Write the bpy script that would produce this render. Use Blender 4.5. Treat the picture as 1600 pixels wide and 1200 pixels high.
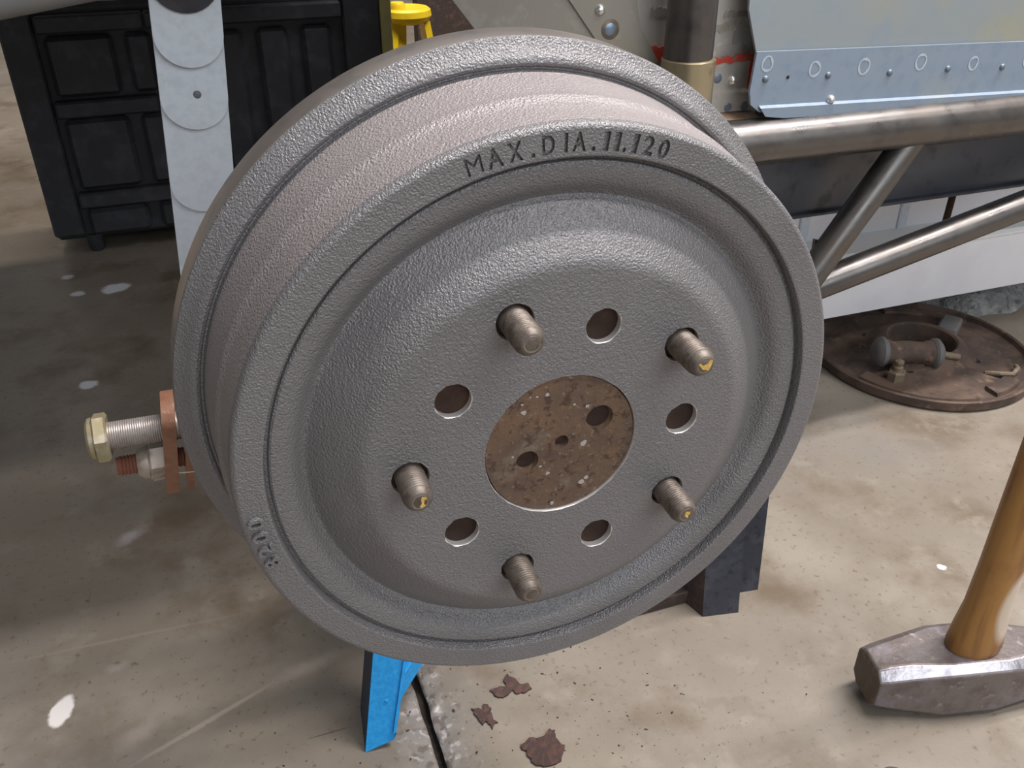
import bpy, math, random
from mathutils import Vector, Matrix, noise
from mathutils.geometry import delaunay_2d_cdt
random.seed(7)
S = bpy.context.scene
for o in list(bpy.data.objects): bpy.data.objects.remove(o)
COL = S.collection
PI = math.pi

# ------------------------------------------------------------------ camera, world, lights, exposure
# world frame: X along the car, Y along the axle (away from the viewer), Z up; origin on the floor under the drum face
cam = bpy.data.cameras.new('camera'); cam.sensor_width = 36; cam.lens = 36 * 1410.2 / 1600; cam.clip_start = .01
camo = bpy.data.objects.new('camera', cam); COL.objects.link(camo)
fwd = Vector((0.28411, 0.80388, -0.52254)); right = Vector((0.94285, -0.33323, 0)).normalized(); upv = right.cross(fwd)
camo.matrix_world = Matrix.Translation((-0.13164, -0.30496, 0.6)) @ Matrix((right, upv, -fwd)).transposed().to_4x4()
S.camera = camo
W = bpy.data.worlds.new('world'); S.world = W; W.use_nodes = True
bg = W.node_tree.nodes['Background']; bg.inputs[0].default_value = (1.0, 0.98, 1.0, 1); bg.inputs[1].default_value = 0.26
def area(name, loc, sx, sy, power, col, rot=(0, 0, 0)):
    l = bpy.data.lights.new(name, 'AREA'); l.shape = 'RECTANGLE'; l.size = sx; l.size_y = sy; l.energy = power; l.color = col
    o = bpy.data.objects.new(name, l); COL.objects.link(o); o.location = loc; o.rotation_euler = rot; return o
area('ceiling_tube_light', (1.25, 0.0, 2.7), 2.2, .12, 70, (1, .94, .91))
area('ceiling_tube_light', (1.25, 0.28, 2.7), 2.2, .12, 46, (1, .95, .92))
area('ceiling_tube_light', (0.20, 1.62, 2.7), 2.4, .12, 50, (1, .88, .74))
area('garage_door_daylight', (0.9, -2.9, 2.05), 3.4, 1.5, 52, (.88, .95, 1), (math.radians(64), 0, 0))
area('ceiling_tube_light', (1.6, -0.95, 2.7), 2.4, .12, 44, (1, .96, .94))  # added front lamp, brightens the drum face and cone
S.view_settings.view_transform = 'Standard'; S.view_settings.look = 'None'; S.view_settings.exposure = 0.0; S.view_settings.gamma = 1
S.view_settings.use_curve_mapping = False

# ------------------------------------------------------------------ materials
def mat(name, base, rough=.5, metal=0., layers=(), bumps=(), spec=.5, rvar=None, coat=0):
    """base colour + noise layers (scale, colour, lo, hi[, detail]) + bumps (scale, strength, distance[, detail])"""
    m = bpy.data.materials.new(name); m.use_nodes = True; nt = m.node_tree; N = nt.nodes; K = nt.links
    b = N['Principled BSDF']; tc = N.new('ShaderNodeTexCoord'); co = tc.outputs['Object']
    b.inputs['Roughness'].default_value = rough; b.inputs['Metallic'].default_value = metal
    b.inputs['Specular IOR Level'].default_value = spec; b.inputs['Coat Weight'].default_value = coat
    col = N.new('ShaderNodeRGB'); col.outputs[0].default_value = (*base, 1); cur = col.outputs[0]
    def nz(scale, detail, rgh=.6):
        n = N.new('ShaderNodeTexNoise'); n.inputs['Scale'].default_value = scale; n.inputs['Detail'].default_value = detail
        n.inputs['Roughness'].default_value = rgh; K.new(co, n.inputs['Vector']); return n.outputs['Fac']
    def ramp(sock, lo, hi):
        r = N.new('ShaderNodeMapRange'); r.interpolation_type = 'SMOOTHSTEP'; r.inputs['From Min'].default_value = lo; r.inputs['From Max'].default_value = hi
        K.new(sock, r.inputs['Value']); return r.outputs['Result']
    for L in layers:
        f = ramp(nz(L[0], L[4] if len(L) > 4 else 5), L[2], L[3])
        x = N.new('ShaderNodeMix'); x.data_type = 'RGBA'; K.new(f, x.inputs['Factor']); K.new(cur, x.inputs['A']); x.inputs['B'].default_value = (*L[1], 1); cur = x.outputs['Result']
    K.new(cur, b.inputs['Base Color'])
    if rvar:
        r = N.new('ShaderNodeMapRange'); r.inputs['To Min'].default_value = rvar[1]; r.inputs['To Max'].default_value = rvar[2]; r.inputs['From Min'].default_value = .3; r.inputs['From Max'].default_value = .7
        K.new(nz(rvar[0], 4), r.inputs['Value']); K.new(r.outputs[0], b.inputs['Roughness'])
    nrm = None
    for B in bumps:
        u = N.new('ShaderNodeBump'); u.inputs['Strength'].default_value = B[1]; u.inputs['Distance'].default_value = B[2]
        K.new(nz(B[0], B[3] if len(B) > 3 else 2), u.inputs['Height'])
        if nrm: K.new(nrm, u.inputs['Normal'])
        nrm = u.outputs['Normal']
    if nrm: K.new(nrm, b.inputs['Normal'])
    m['co'] = 0
    return m
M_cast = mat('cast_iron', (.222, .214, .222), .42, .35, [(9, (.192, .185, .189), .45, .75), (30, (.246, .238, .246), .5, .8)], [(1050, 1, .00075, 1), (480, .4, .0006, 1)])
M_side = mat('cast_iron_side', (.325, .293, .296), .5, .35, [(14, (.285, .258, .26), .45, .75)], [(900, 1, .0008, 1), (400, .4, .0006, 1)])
M_mach = mat('machined_steel', (.62, .56, .53), .30, .9, [(60, (.5, .47, .45), .45, .7)], [(900, .12, .0004)])
M_bright = mat('fresh_cut_steel', (.92, .90, .88), .32, .6)
M_rust = mat('rusty_hub', (.150, .098, .070), .78, .15, [(55, (.195, .120, .075), .42, .66), (28, (.115, .078, .062), .5, .72), (38, (.20, .155, .115), .58, .72), (200, (.26, .165, .10), .60, .72), (240, (.09, .055, .042), .53, .66), (420, (.25, .19, .14), .60, .70), (22, (.26, .14, .06), .63, .73)], [(420, .6, .0008), (120, .4, .001)], .3)
M_rustdk = mat('dark_rust', (.040, .023, .018), .8, .1, [(60, (.065, .036, .025), .45, .7)], [(300, .5, .001)], .3)
M_fleck = mat('pale_fleck', (.42, .38, .36), .7)
M_stud = mat('stud_steel', (.165, .138, .118), .50, .5, [(260, (.105, .083, .068), .45, .65), (90, (.20, .175, .15), .5, .7)], [(900, .25, .0003)])
M_studtip = mat('stud_tip', (.20, .165, .14), .55, .4, [(400, (.28, .24, .20), .45, .65)], [(800, .3, .0004)])
M_gold = mat('gold_paint', (.72, .44, .10), .45, .2, [(500, (.88, .62, .25), .45, .65)])
M_blue = mat('blue_paint', (.012, .30, .72), .55, 0, [(260, (.018, .35, .80), .45, .6), (150, (.16, .06, .04), .70, .74)], [(500, .25, .0005)])
M_bluedk = mat('dark_blue_flange', (.045, .075, .12), .6, .3, [(150, (.12, .07, .05), .5, .7)])  # darker blue-grey for one flange of each leg
M_black = mat('black_steel_paint', (.030, .034, .048), .42, 0, [(45, (.05, .055, .075), .45, .7), (160, (.012, .012, .016), .5, .75)], [(300, .3, .0005)])
M_blackrust = mat('black_rust', (.045, .03, .026), .75, 0, [(90, (.10, .055, .04), .5, .7)], [(200, .6, .001)])
M_plastic = mat('black_plastic', (.036, .038, .048), .5, 0, [(30, (.062, .066, .085), .45, .7)], [(250, .4, .001)])
M_olive = mat('olive_paint', (.42, .40, .16), .5, 0, [(30, (.36, .34, .15), .4, .7)])
M_yellow = mat('yellow_paint', (.80, .56, .015), .38, 0, [(40, (.62, .42, .02), .5, .8)])
M_strip = mat('grey_white_paint', (.74, .80, .88), .45, .0, [(120, (.67, .72, .80), .4, .7), (60, (.45, .38, .32), .72, .8)], [(600, .2, .0004)])
M_stripedge = mat('leaf_edge_shade', (.17, .18, .20), .55, .2, [(90, (.30, .20, .13), .6, .75)])  # edge colour darkened for the shadow lines under each leaf end
M_bar = mat('grey_body', (.27, .27, .275), .5, .1, [(20, (.30, .285, .26), .4, .7)])
M_tube = mat('raw_tube', (.165, .155, .148), .28, .85, [(30, (.125, .116, .114), .45, .7), (14, (.17, .145, .125), .5, .75)], [(300, .08, .0005)], rvar=(40, .24, .42))
M_collar = mat('collar_steel', (.48, .41, .27), .34, .8, [(60, (.30, .22, .13), .5, .72)])
M_plate = mat('dark_plate', (.095, .10, .12), .38, .55, [(10, (.13, .125, .13), .45, .7), (40, (.07, .072, .085), .5, .7)], [(90, .1, .001)], rvar=(12, .3, .5))
M_alu = mat('blue_alu', (.27, .335, .425), .42, .25, [(9, (.31, .355, .39), .5, .75), (80, (.24, .305, .40), .45, .7)], [(500, .08, .0004)])
M_alu2 = mat('grey_alu', (.31, .345, .36), .38, .4, [(5, (.36, .36, .29), .48, .64), (25, (.28, .33, .385), .5, .75)], [(300, .08, .0005)])
M_fire = mat('worn_alu', (.47, .45, .42), .42, .45, [(35, (.30, .28, .25), .52, .66), (70, (.60, .58, .55), .55, .7)], [(150, .2, .0006)])
M_gusset = mat('raw_sheet', (.37, .35, .31), .40, .55, [(16, (.33, .29, .22), .45, .7), (60, (.42, .40, .37), .5, .7)], [(220, .12, .0005)])
M_red = mat('red_sealant', (.40, .045, .03), .5, 0, [(120, (.30, .12, .09), .5, .7)], [(200, .5, .001)])
M_rustflange = mat('rusty_flange', (.36, .27, .21), .6, .2, [(40, (.30, .17, .10), .5, .7)])
M_rivet = mat('rivet_alu', (.80, .78, .75), .28, .8)
M_dimple = mat('rivet_dark', (.17, .20, .25), .45, .4)
M_chalk = mat('chalk_mark', (.41, .475, .545), .8)
M_heat = mat('heat_ring', (.16, .13, .10), .5, .4, [(120, (.26, .21, .14), .45, .7)])
M_heatblue = mat('heat_blue', (.24, .32, .42), .35, .5)
M_white = mat('white_panel', (.93, .92, .96), .5, 0, [(14, (.87, .86, .91), .4, .7)], [(500, .05, .0004)])
M_whitelip = mat('white_gloss', (.97, .98, .98), .2)
M_bkrust = mat('backing_plate', (.13, .088, .068), .72, .1, [(26, (.075, .054, .046), .42, .62), (60, (.20, .13, .095), .55, .72)], [(160, .4, .001)], .3)
M_boot = mat('rubber_boot', (.13, .125, .125), .7, 0, [(60, (.17, .15, .13), .5, .7)])
M_brass = mat('dusty_brass', (.20, .155, .105), .7, .2, [(150, (.28, .23, .17), .5, .7)])
M_bolt = mat('zinc_bolt', (.42, .38, .36), .4, .6, [(150, (.33, .30, .285), .45, .7)])
M_boltgold = mat('gold_zinc', (.38, .325, .20), .4, .5, [(70, (.38, .34, .23), .5, .7), (50, (.50, .46, .37), .55, .7)])
M_rbracket = mat('rusty_bracket', (.235, .112, .066), .5, .1, [(70, (.19, .09, .052), .45, .65), (160, (.36, .22, .16), .6, .72)], [(260, .4, .0008)])
M_rthread = mat('rusty_thread', (.22, .085, .055), .7, .1, [(200, (.30, .14, .09), .5, .7)])
M_nut = mat('worn_nut', (.46, .40, .35), .5, .5, [(90, (.33, .27, .23), .5, .7)])
M_hammer = mat('hammer_steel', (.20, .172, .165), .48, .45, [(60, (.15, .12, .115), .45, .65), (130, (.34, .30, .28), .58, .7), (35, (.24, .22, .27), .5, .75)], [(220, .4, .001)])
M_hface = mat('hammer_face', (.12, .09, .072), .6, .4, [(110, (.19, .145, .115), .5, .7)], [(260, .5, .001)])
M_hedge = mat('hammer_edge', (.50, .47, .50), .3, .8, [(90, (.34, .31, .34), .45, .65)], [(200, .3, .001)])
M_dark = mat('dark_void', (.012, .011, .012), .8)
M_flake = mat('rust_flake', (.058, .032, .027), .8, 0, [(220, (.10, .048, .036), .48, .66)], [(400, .5, .001)])
M_crumb = mat('crumbs', (.045, .033, .026), .8)
M_rock = mat('rough_concrete', (.20, .20, .20), .9, 0, [(60, (.32, .31, .30), .45, .65), (90, (.10, .11, .11), .52, .66)], [(90, .8, .006)])
M_wall = mat('wall_paint', (.55, .53, .50), .8)
M_pan = mat('pan_steel', (.10, .10, .105), .5, .3)

def wood_mat():
    m = mat('hickory', (.36, .175, .045), .38, 0, [(16, (.27, .115, .028), .5, .72)], [(300, .15, .0005)])
    nt = m.node_tree; N = nt.nodes; K = nt.links; b = N['Principled BSDF']
    tc = N.new('ShaderNodeTexCoord'); mp = N.new('ShaderNodeMapping'); mp.inputs['Scale'].default_value = (90, 90, 9); K.new(tc.outputs['Object'], mp.inputs[0])
    n = N.new('ShaderNodeTexNoise'); n.inputs['Scale'].default_value = 1; n.inputs['Detail'].default_value = 4; K.new(mp.outputs[0], n.inputs['Vector'])
    r = N.new('ShaderNodeMapRange'); r.inputs['From Min'].default_value = .5; r.inputs['From Max'].default_value = .68; K.new(n.outputs['Fac'], r.inputs['Value'])
    x = N.new('ShaderNodeMix'); x.data_type = 'RGBA'; src = b.inputs['Base Color'].links[0].from_socket
    K.new(r.outputs[0], x.inputs['Factor']); K.new(src, x.inputs['A']); x.inputs['B'].default_value = (.20, .085, .025, 1)
    # bare pale patch worn through the varnish
    mp2 = N.new('ShaderNodeMapping'); mp2.vector_type = 'TEXTURE'; mp2.inputs['Location'].default_value = (.0105, -.0150, .106); mp2.inputs['Scale'].default_value = (.013, .013, .036); K.new(tc.outputs['Object'], mp2.inputs[0])
    ln = N.new('ShaderNodeVectorMath'); ln.operation = 'LENGTH'; K.new(mp2.outputs[0], ln.inputs[0])
    r2 = N.new('ShaderNodeMapRange'); r2.inputs['From Min'].default_value = 1.1; r2.inputs['From Max'].default_value = .75; K.new(ln.outputs['Value'], r2.inputs['Value'])
    y = N.new('ShaderNodeMix'); y.data_type = 'RGBA'; K.new(r2.outputs[0], y.inputs['Factor']); K.new(x.outputs['Result'], y.inputs['A']); y.inputs['B'].default_value = (.60, .50, .40, 1)
    K.new(y.outputs['Result'], b.inputs['Base Color']); return m
M_wood = wood_mat()

def floor_mat():
    m = mat('sealed_concrete', (.228, .196, .160), .34, 0,
            [(3.2, (.30, .264, .220), .44, .66, 6), (7.5, (.150, .113, .078), .47, .70, 7), (21, (.275, .242, .20), .52, .72), (2.1, (.22, .20, .18), .5, .7),
             (150, (.16, .125, .09), .57, .72), (420, (.27, .235, .19), .62, .74)], [(260, .18, .0006), (26, .12, .002)], spec=.45, rvar=(7, .26, .46))
    nt = m.node_tree; N = nt.nodes; K = nt.links; b = N['Principled BSDF']; tc = N.new('ShaderNodeTexCoord')
    cur = b.inputs['Base Color'].links[0].from_socket
    dn = N.new('ShaderNodeTexNoise'); dn.inputs['Scale'].default_value = 60; dn.inputs['Detail'].default_value = 3; K.new(tc.outputs['Object'], dn.inputs['Vector'])
    sub = N.new('ShaderNodeVectorMath'); sub.operation = 'SUBTRACT'; sub.inputs[1].default_value = (.5, .5, .5); K.new(dn.outputs['Color'], sub.inputs[0])
    def spot(x, y, rx, ry, rot, col, soft=.5, amt=1., wob=.012):
        nonlocal cur
        sc = N.new('ShaderNodeVectorMath'); sc.operation = 'MULTIPLY_ADD'; sc.inputs[1].default_value = (wob, wob, 0)
        K.new(sub.outputs[0], sc.inputs[0]); K.new(tc.outputs['Object'], sc.inputs[2])
        mp = N.new('ShaderNodeMapping'); mp.vector_type = 'TEXTURE'; mp.inputs['Location'].default_value = (x, y, 0); mp.inputs['Rotation'].default_value = (0, 0, math.radians(rot)); mp.inputs['Scale'].default_value = (rx, ry, 1)
        K.new(sc.outputs[0], mp.inputs[0])
        ln = N.new('ShaderNodeVectorMath'); ln.operation = 'LENGTH'; K.new(mp.outputs[0], ln.inputs[0])
        r = N.new('ShaderNodeMapRange'); r.interpolation_type = 'SMOOTHSTEP'; r.inputs['From Min'].default_value = 1; r.inputs['From Max'].default_value = soft; r.inputs['To Max'].default_value = amt
        K.new(ln.outputs['Value'], r.inputs['Value'])
        mx = N.new('ShaderNodeMix'); mx.data_type = 'RGBA'; K.new(r.outputs[0], mx.inputs['Factor']); K.new(cur, mx.inputs['A']); mx.inputs['B'].default_value = (*col, 1); cur = mx.outputs['Result']
    wh = (.72, .74, .80)
    for a in [(-.287, 1.088, .026, .020, 20, wh, .6, 1), (-.340, 1.085, .014, .013, 0, wh, .5, .9), (-.359, 1.156, .013, .012, 0, wh, .5, .75), (-.314, .796, .014, .013, 0, wh, .6, 1),
              (-.262, .470, .022, .012, 35, (.52, .48, .50), .1, .6), (-.312, .266, .010, .017, -20, (.80, .76, .74), .7, 1), (-.270, .299, .014, .008, 10, (.40, .36, .34), .1, .5),
              (-.255, .222, .022, .014, 20, (.42, .36, .32), .1, .45), (.470, .1665, .0045, .0045, 0, (.85, .82, .84), .6, 1),
              (-.204, .2165, .072, .0034, 21.5, (.44, .38, .32), .3, .6, .003), (-.118, .246, .042, .012, 14, (.42, .36, .31), .1, .5), (-.265, .331, .13, .0028, -2.5, (.34, .285, .22), .1, .5, .003),  # pale scratch, then a sheen band and a shadow edge painted as pale streaks
              (-.44, .40, .06, .07, 0, (.22, .13, .09), .2, .5), (.60, .335, .05, .016, -25, (.17, .15, .13), .3, .35, .04), (.196, .09, .05, .012, -30, (.15, .11, .08), .3, .3, .05),
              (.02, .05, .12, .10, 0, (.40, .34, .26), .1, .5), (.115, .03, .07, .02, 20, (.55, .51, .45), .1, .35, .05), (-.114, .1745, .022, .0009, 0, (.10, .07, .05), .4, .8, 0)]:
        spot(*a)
    # worn pale edges along the slab joint
    sx = N.new('ShaderNodeSeparateXYZ'); K.new(tc.outputs['Object'], sx.inputs[0])
    def mth(op, a, c):
        q = N.new('ShaderNodeMath'); q.operation = op
        for i, v in enumerate((a, c)):
            if v is None: continue
            if isinstance(v, (int, float)): q.inputs[i].default_value = v
            else: K.new(v, q.inputs[i])
        return q.outputs[0]
    def nzz(sc, dt):
        n = N.new('ShaderNodeTexNoise'); n.inputs['Scale'].default_value = sc; n.inputs['Detail'].default_value = dt; K.new(tc.outputs['Object'], n.inputs['Vector']); return n.outputs['Fac']
    d = mth('ADD', mth('ABSOLUTE', mth('ADD', sx.outputs[0], .037), None), mth('MULTIPLY', mth('SUBTRACT', nzz(70, 5), .5), .055))
    def rng(v, lo, hi, amt=1.):
        r = N.new('ShaderNodeMapRange'); r.interpolation_type = 'SMOOTHSTEP'; r.inputs['From Min'].default_value = lo; r.inputs['From Max'].default_value = hi; r.inputs['To Max'].default_value = amt; K.new(v, r.inputs['Value']); return r.outputs[0]
    def mx(f, a, c):
        x = N.new('ShaderNodeMix'); x.data_type = 'RGBA'; K.new(f, x.inputs['Factor'])
        for k, v in (('A', a), ('B', c)):
            if isinstance(v, tuple): x.inputs[k].default_value = (*v, 1)
            else: K.new(v, x.inputs[k])
        return x.outputs['Result']
    jc = mx(rng(nzz(170, 4), .54, .66), mx(rng(nzz(110, 4), .50, .64), (.25, .225, .205), (.15, .12, .10)), (.43, .40, .38))
    cur = mx(rng(d, .026, .012, .9), cur, jc)
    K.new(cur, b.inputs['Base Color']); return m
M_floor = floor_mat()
M_joint = mat('joint_edge', (.34, .30, .265), .85, 0, [(90, (.22, .18, .15), .5, .66), (160, (.52, .48, .45), .57, .68)], [(160, .7, .002)])
M_jointdk = mat('joint_dirt', (.035, .024, .019), .9, 0, [(200, (.09, .06, .045), .55, .7)], [(250, .6, .002)])

# ------------------------------------------------------------------ mesh helpers (vertices are given in world coordinates)
ROOT = {}
def loc_of(o): return ROOT.get(o.name, Vector((0, 0, 0))) if o else Vector((0, 0, 0))
def thing(name, label, cat, loc, group=None):
    o = bpy.data.objects.new(name, None); COL.objects.link(o); o.empty_display_size = .05; o.location = loc
    o['label'] = label; o['category'] = cat
    if group: o['group'] = group
    ROOT[o.name] = Vector(loc); return o
def tag(o, label, cat, group=None):
    o['label'] = label; o['category'] = cat
    if group: o['group'] = group
    return o
def mesh(name, V, F, mats, parent=None, origin=None, smooth=35, mi=None, flat=None):
    L = loc_of(parent) if parent else Vector(origin or (0, 0, 0))
    me = bpy.data.meshes.new(name); me.from_pydata([tuple(Vector(v) - L) for v in V], [], F)
    for m in (mats if isinstance(mats, (list, tuple)) else [mats]): me.materials.append(m)
    if mi: me.polygons.foreach_set('material_index', mi)
    if smooth:
        me.update(); me.set_sharp_from_angle(angle=math.radians(smooth)); me.polygons.foreach_set('use_smooth', [not (flat and i in flat) for i in range(len(me.polygons))])
    me.update()
    o = bpy.data.objects.new(name, me); COL.objects.link(o)
    if parent: o.parent = parent; ROOT[o.name] = L
    else: o.location = L; ROOT[o.name] = L
    return o
def frame(d):
    d = Vector(d).normalized(); a = Vector((0, 0, 1)) if abs(d.z) < .9 else Vector((1, 0, 0))
    u = d.cross(a).normalized(); v = d.cross(u).normalized(); return d, u, v
def revolve(o, d, prof, seg=32, u=None, ang0=0, caps=True):
    """profile of (radius, distance along d)"""
    d, uu, vv = frame(d)
    if u is not None: uu = Vector(u); vv = d.cross(uu)
    o = Vector(o); V = []; F = []
    for r, t in prof:
        for k in range(seg):
            a = ang0 + 2 * PI * k / seg; V.append(o + d * t + (uu * math.cos(a) + vv * math.sin(a)) * r)
    for i in range(len(prof) - 1):
        for k in range(seg):
            k2 = (k + 1) % seg; F.append((i * seg + k, i * seg + k2, (i + 1) * seg + k2, (i + 1) * seg + k))
    if caps:
        if prof[0][0] > 0: F.append(tuple(range(seg - 1, -1, -1)))
        if prof[-1][0] > 0: n = (len(prof) - 1) * seg; F.append(tuple(range(n, n + seg)))
    return V, F
def join(*parts):
    V = []; F = []
    for v, f in parts:
        n = len(V); V += list(v); F += [tuple(i + n for i in q) for q in f]
    return V, F
def tube(a, b, r, seg=28): a = Vector(a); b = Vector(b); return revolve(a, b - a, [(r, 0), (r, (b - a).length)], seg)
def path_tube(pts, r, seg=10):
    pts = [Vector(q) for q in pts]; V = []; F = []
    for i, q in enumerate(pts):
        d = (pts[min(i + 1, len(pts) - 1)] - pts[max(i - 1, 0)]); d, u, v = frame(d)
        for k in range(seg): a = 2 * PI * k / seg; V.append(q + (u * math.cos(a) + v * math.sin(a)) * r)
    for i in range(len(pts) - 1):
        for k in range(seg): k2 = (k + 1) % seg; F.append((i * seg + k, i * seg + k2, (i + 1) * seg + k2, (i + 1) * seg + k))
    F += [tuple(range(seg - 1, -1, -1)), tuple(range(len(V) - seg, len(V)))]
    return V, F
def box(x0, x1, y0, y1, z0, z1, bev=0.0):
    """box with a chamfer on every edge"""
    if bev <= 0:
        V = [(x, y, z) for z in (z0, z1) for y in (y0, y1) for x in (x0, x1)]
        return V, [(0, 2, 3, 1), (4, 5, 7, 6), (0, 1, 5, 4), (2, 6, 7, 3), (0, 4, 6, 2), (1, 3, 7, 5)]
    c = Vector(((x0 + x1) / 2, (y0 + y1) / 2, (z0 + z1) / 2)); h = ((x1 - x0) / 2, (y1 - y0) / 2, (z1 - z0) / 2)
    V = []; idx = {}
    for sx in (-1, 1):
        for sy in (-1, 1):
            for sz in (-1, 1):
                s = (sx, sy, sz)
                for ax in range(3):
                    v = [s[i] * (h[i] if i == ax else h[i] - bev) for i in range(3)]; idx[(s, ax)] = len(V); V.append(c + Vector(v))
    F = []
    def add(ids):
        n = (V[ids[1]] - V[ids[0]]).cross(V[ids[2]] - V[ids[0]]); m = sum((V[i] for i in ids), Vector()) / len(ids) - c
        F.append(tuple(ids if n.dot(m) > 0 else ids[::-1]))
    for ax in range(3):
        p, q = [i for i in range(3) if i != ax]
        for s in (-1, 1):
            ids = []
            for a, b_ in ((-1, -1), (1, -1), (1, 1), (-1, 1)):
                k = [0, 0, 0]; k[ax] = s; k[p] = a; k[q] = b_; ids.append(idx[(tuple(k), ax)])
            add(ids)
        for a in (-1, 1):
            for b_ in (-1, 1):
                k0 = [0, 0, 0]; k0[p] = a; k0[q] = b_; k1 = list(k0); k0[ax] = -1; k1[ax] = 1; k0 = tuple(k0); k1 = tuple(k1)
                add([idx[(k0, p)], idx[(k1, p)], idx[(k1, q)], idx[(k0, q)]])
    for sx in (-1, 1):
        for sy in (-1, 1):
            for sz in (-1, 1): add([idx[((sx, sy, sz), i)] for i in range(3)])
    return V, F
def prism(poly, ex):
    """extrude a planar polygon (list of 3-D points) along vector ex"""
    n = len(poly); ex = Vector(ex); V = [Vector(q) for q in poly] + [Vector(q) + ex for q in poly]
    return V, [tuple(range(n)), tuple(range(2 * n - 1, n - 1, -1))] + [(i, i + n, (i + 1) % n + n, (i + 1) % n) for i in range(n)]
def oriented_box(c, ax, ay, az, hx, hy, hz, bev=0.0):
    V, F = box(-hx, hx, -hy, hy, -hz, hz, bev); ax, ay, az = Vector(ax), Vector(ay), Vector(az); c = Vector(c)
    return [c + ax * v[0] + ay * v[1] + az * v[2] for v in map(Vector, V)], F
def dome(c, n, r, h, seg=14):
    return revolve(c, n, [(r, -.0005), (r, 0), (r * .9, h * .45), (r * .65, h * .8), (r * .3, h * .97), (0.0001, h)], seg)
def thread(o, d, r, length, pitch, seg=28, depth=None, tip=0.0, tipr=None):
    depth = depth or pitch * .6; n = int((length - tip) / pitch); prof = []
    for i in range(n): prof += [(r - depth, i * pitch), (r, i * pitch + pitch * .42), (r, i * pitch + pitch * .58)]
    prof.append((r - depth, n * pitch))
    if tip: prof += [(r - depth * .5, n * pitch + .0003), (r - depth * .7, length - tip * .75), (tipr, length - tip * .10), (tipr * .92, length)]
    else: prof.append((r - depth, length))
    return revolve(o, d, prof, seg)
def hexnut(o, d, rad, h, a0=0, ch=.12):
    return revolve(o, d, [(rad * (1 - ch), 0), (rad, h * .14), (rad, h * .86), (rad * (1 - ch), h)], 6, ang0=a0)

# ------------------------------------------------------------------ the setting
JX = -.037
def slab(name, s):
    V = []; F = []; mi = []
    ys = [-.22 + .003 * i for i in range(345)]; ds = [0, .0025, .006, .011, .017, .025, .036]
    for y in ys:
        for j, d in enumerate(ds):
            n1 = noise.noise(Vector((y * 55, s * 9, d * 60))); n2 = noise.noise(Vector((y * 160 + 7, s * 5, d * 160)))
            k = max(0, 1 - d / .034); wob = noise.noise(Vector((y * 30, s * 3, 4))) * .0016 * k
            z = -k ** 1.5 * (.0026 + .0040 * (n1 + .40)) + n2 * .0022 * k
            if j == len(ds) - 1: z = 0
            if j == 0: z -= .0012
            V.append((JX + s * (.0032 + d) + wob, y, min(z, 0)))
    m = len(ds)
    def q(a, b, c, d, k): F.append((a, b, c, d) if s > 0 else (d, c, b, a)); mi.append(k)
    for i in range(len(ys) - 1):
        for j in range(m - 1): q(i * m + j, i * m + j + 1, (i + 1) * m + j + 1, (i + 1) * m + j, 0)
    b0 = len(V)
    for i, y in enumerate(ys): v = V[i * m]; V.append((v[0], v[1], -.03))
    for i in range(len(ys) - 1): q(i * m, (i + 1) * m, b0 + i + 1, b0 + i, 2)
    # the rest of the slab beyond the joint
    x0 = JX + s * .0392; x1 = JX + s * 5.5; xe = JX + s * .0032; Y0, Y1 = ys[0], ys[-1]
    def quad(xa, xb, ya, yb):
        n = len(V); V.extend([(xa, ya, 0), (xb, ya, 0), (xb, yb, 0), (xa, yb, 0)]); q(n, n + 1, n + 2, n + 3, 0)
    quad(x0, x1, Y0, Y1); quad(xe, x1, -2.5, Y0); quad(xe, x1, Y1, 6)
    return V, F, mi
fV, fF = box(-6, 6, -2.5, 6, -.06, -.013)
floor = mesh('floor', fV, fF, M_jointdk, smooth=0); floor['kind'] = 'structure'
for s in (-1, 1):
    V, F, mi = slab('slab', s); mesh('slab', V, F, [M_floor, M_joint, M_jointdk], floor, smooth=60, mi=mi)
wV, wF = box(-6, 6, 6.0, 6.1, -.06, 3.2)
wl = mesh('wall_back', wV, wF, M_wall, smooth=0); wl['kind'] = 'structure'

# ------------------------------------------------------------------ brake drum (units of U, fitted sizes)
U = .0362; ZC = .3642; R0 = 1.9306; RH = 1.6663; A_ST = 108.62; A_HO = 73.33
def dp(r, a, z): return Vector((U * r * math.cos(a), -U * z, ZC + U * r * math.sin(a)))
SEG = 240
drum = thing('brake_drum', 'grey cast iron brake drum with embossed lettering around its rim, five empty bolt holes', 'brake drum', (0, .05, ZC - .162))
prof_in = [(2.36, 0), (2.39, -.001), (2.43, -.006), (2.475, -.018), (2.525, -.042), (2.58, -.080), (2.70, -.165), (2.84, -.275), (2.96, -.375), (3.03, -.435), (3.07, -.470), (3.085, -.474), (3.12, -.455), (3.165, -.415), (3.21, -.365), (3.27, -.325), (3.35, -.30), (3.43, -.288),
           (3.485, -.286), (3.508, -.30), (3.522, -.345), (3.555, -.35), (3.566, -.31), (3.574, -.22), (3.582, -.202), (3.60, -.194), (3.607, -.194)]
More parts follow.
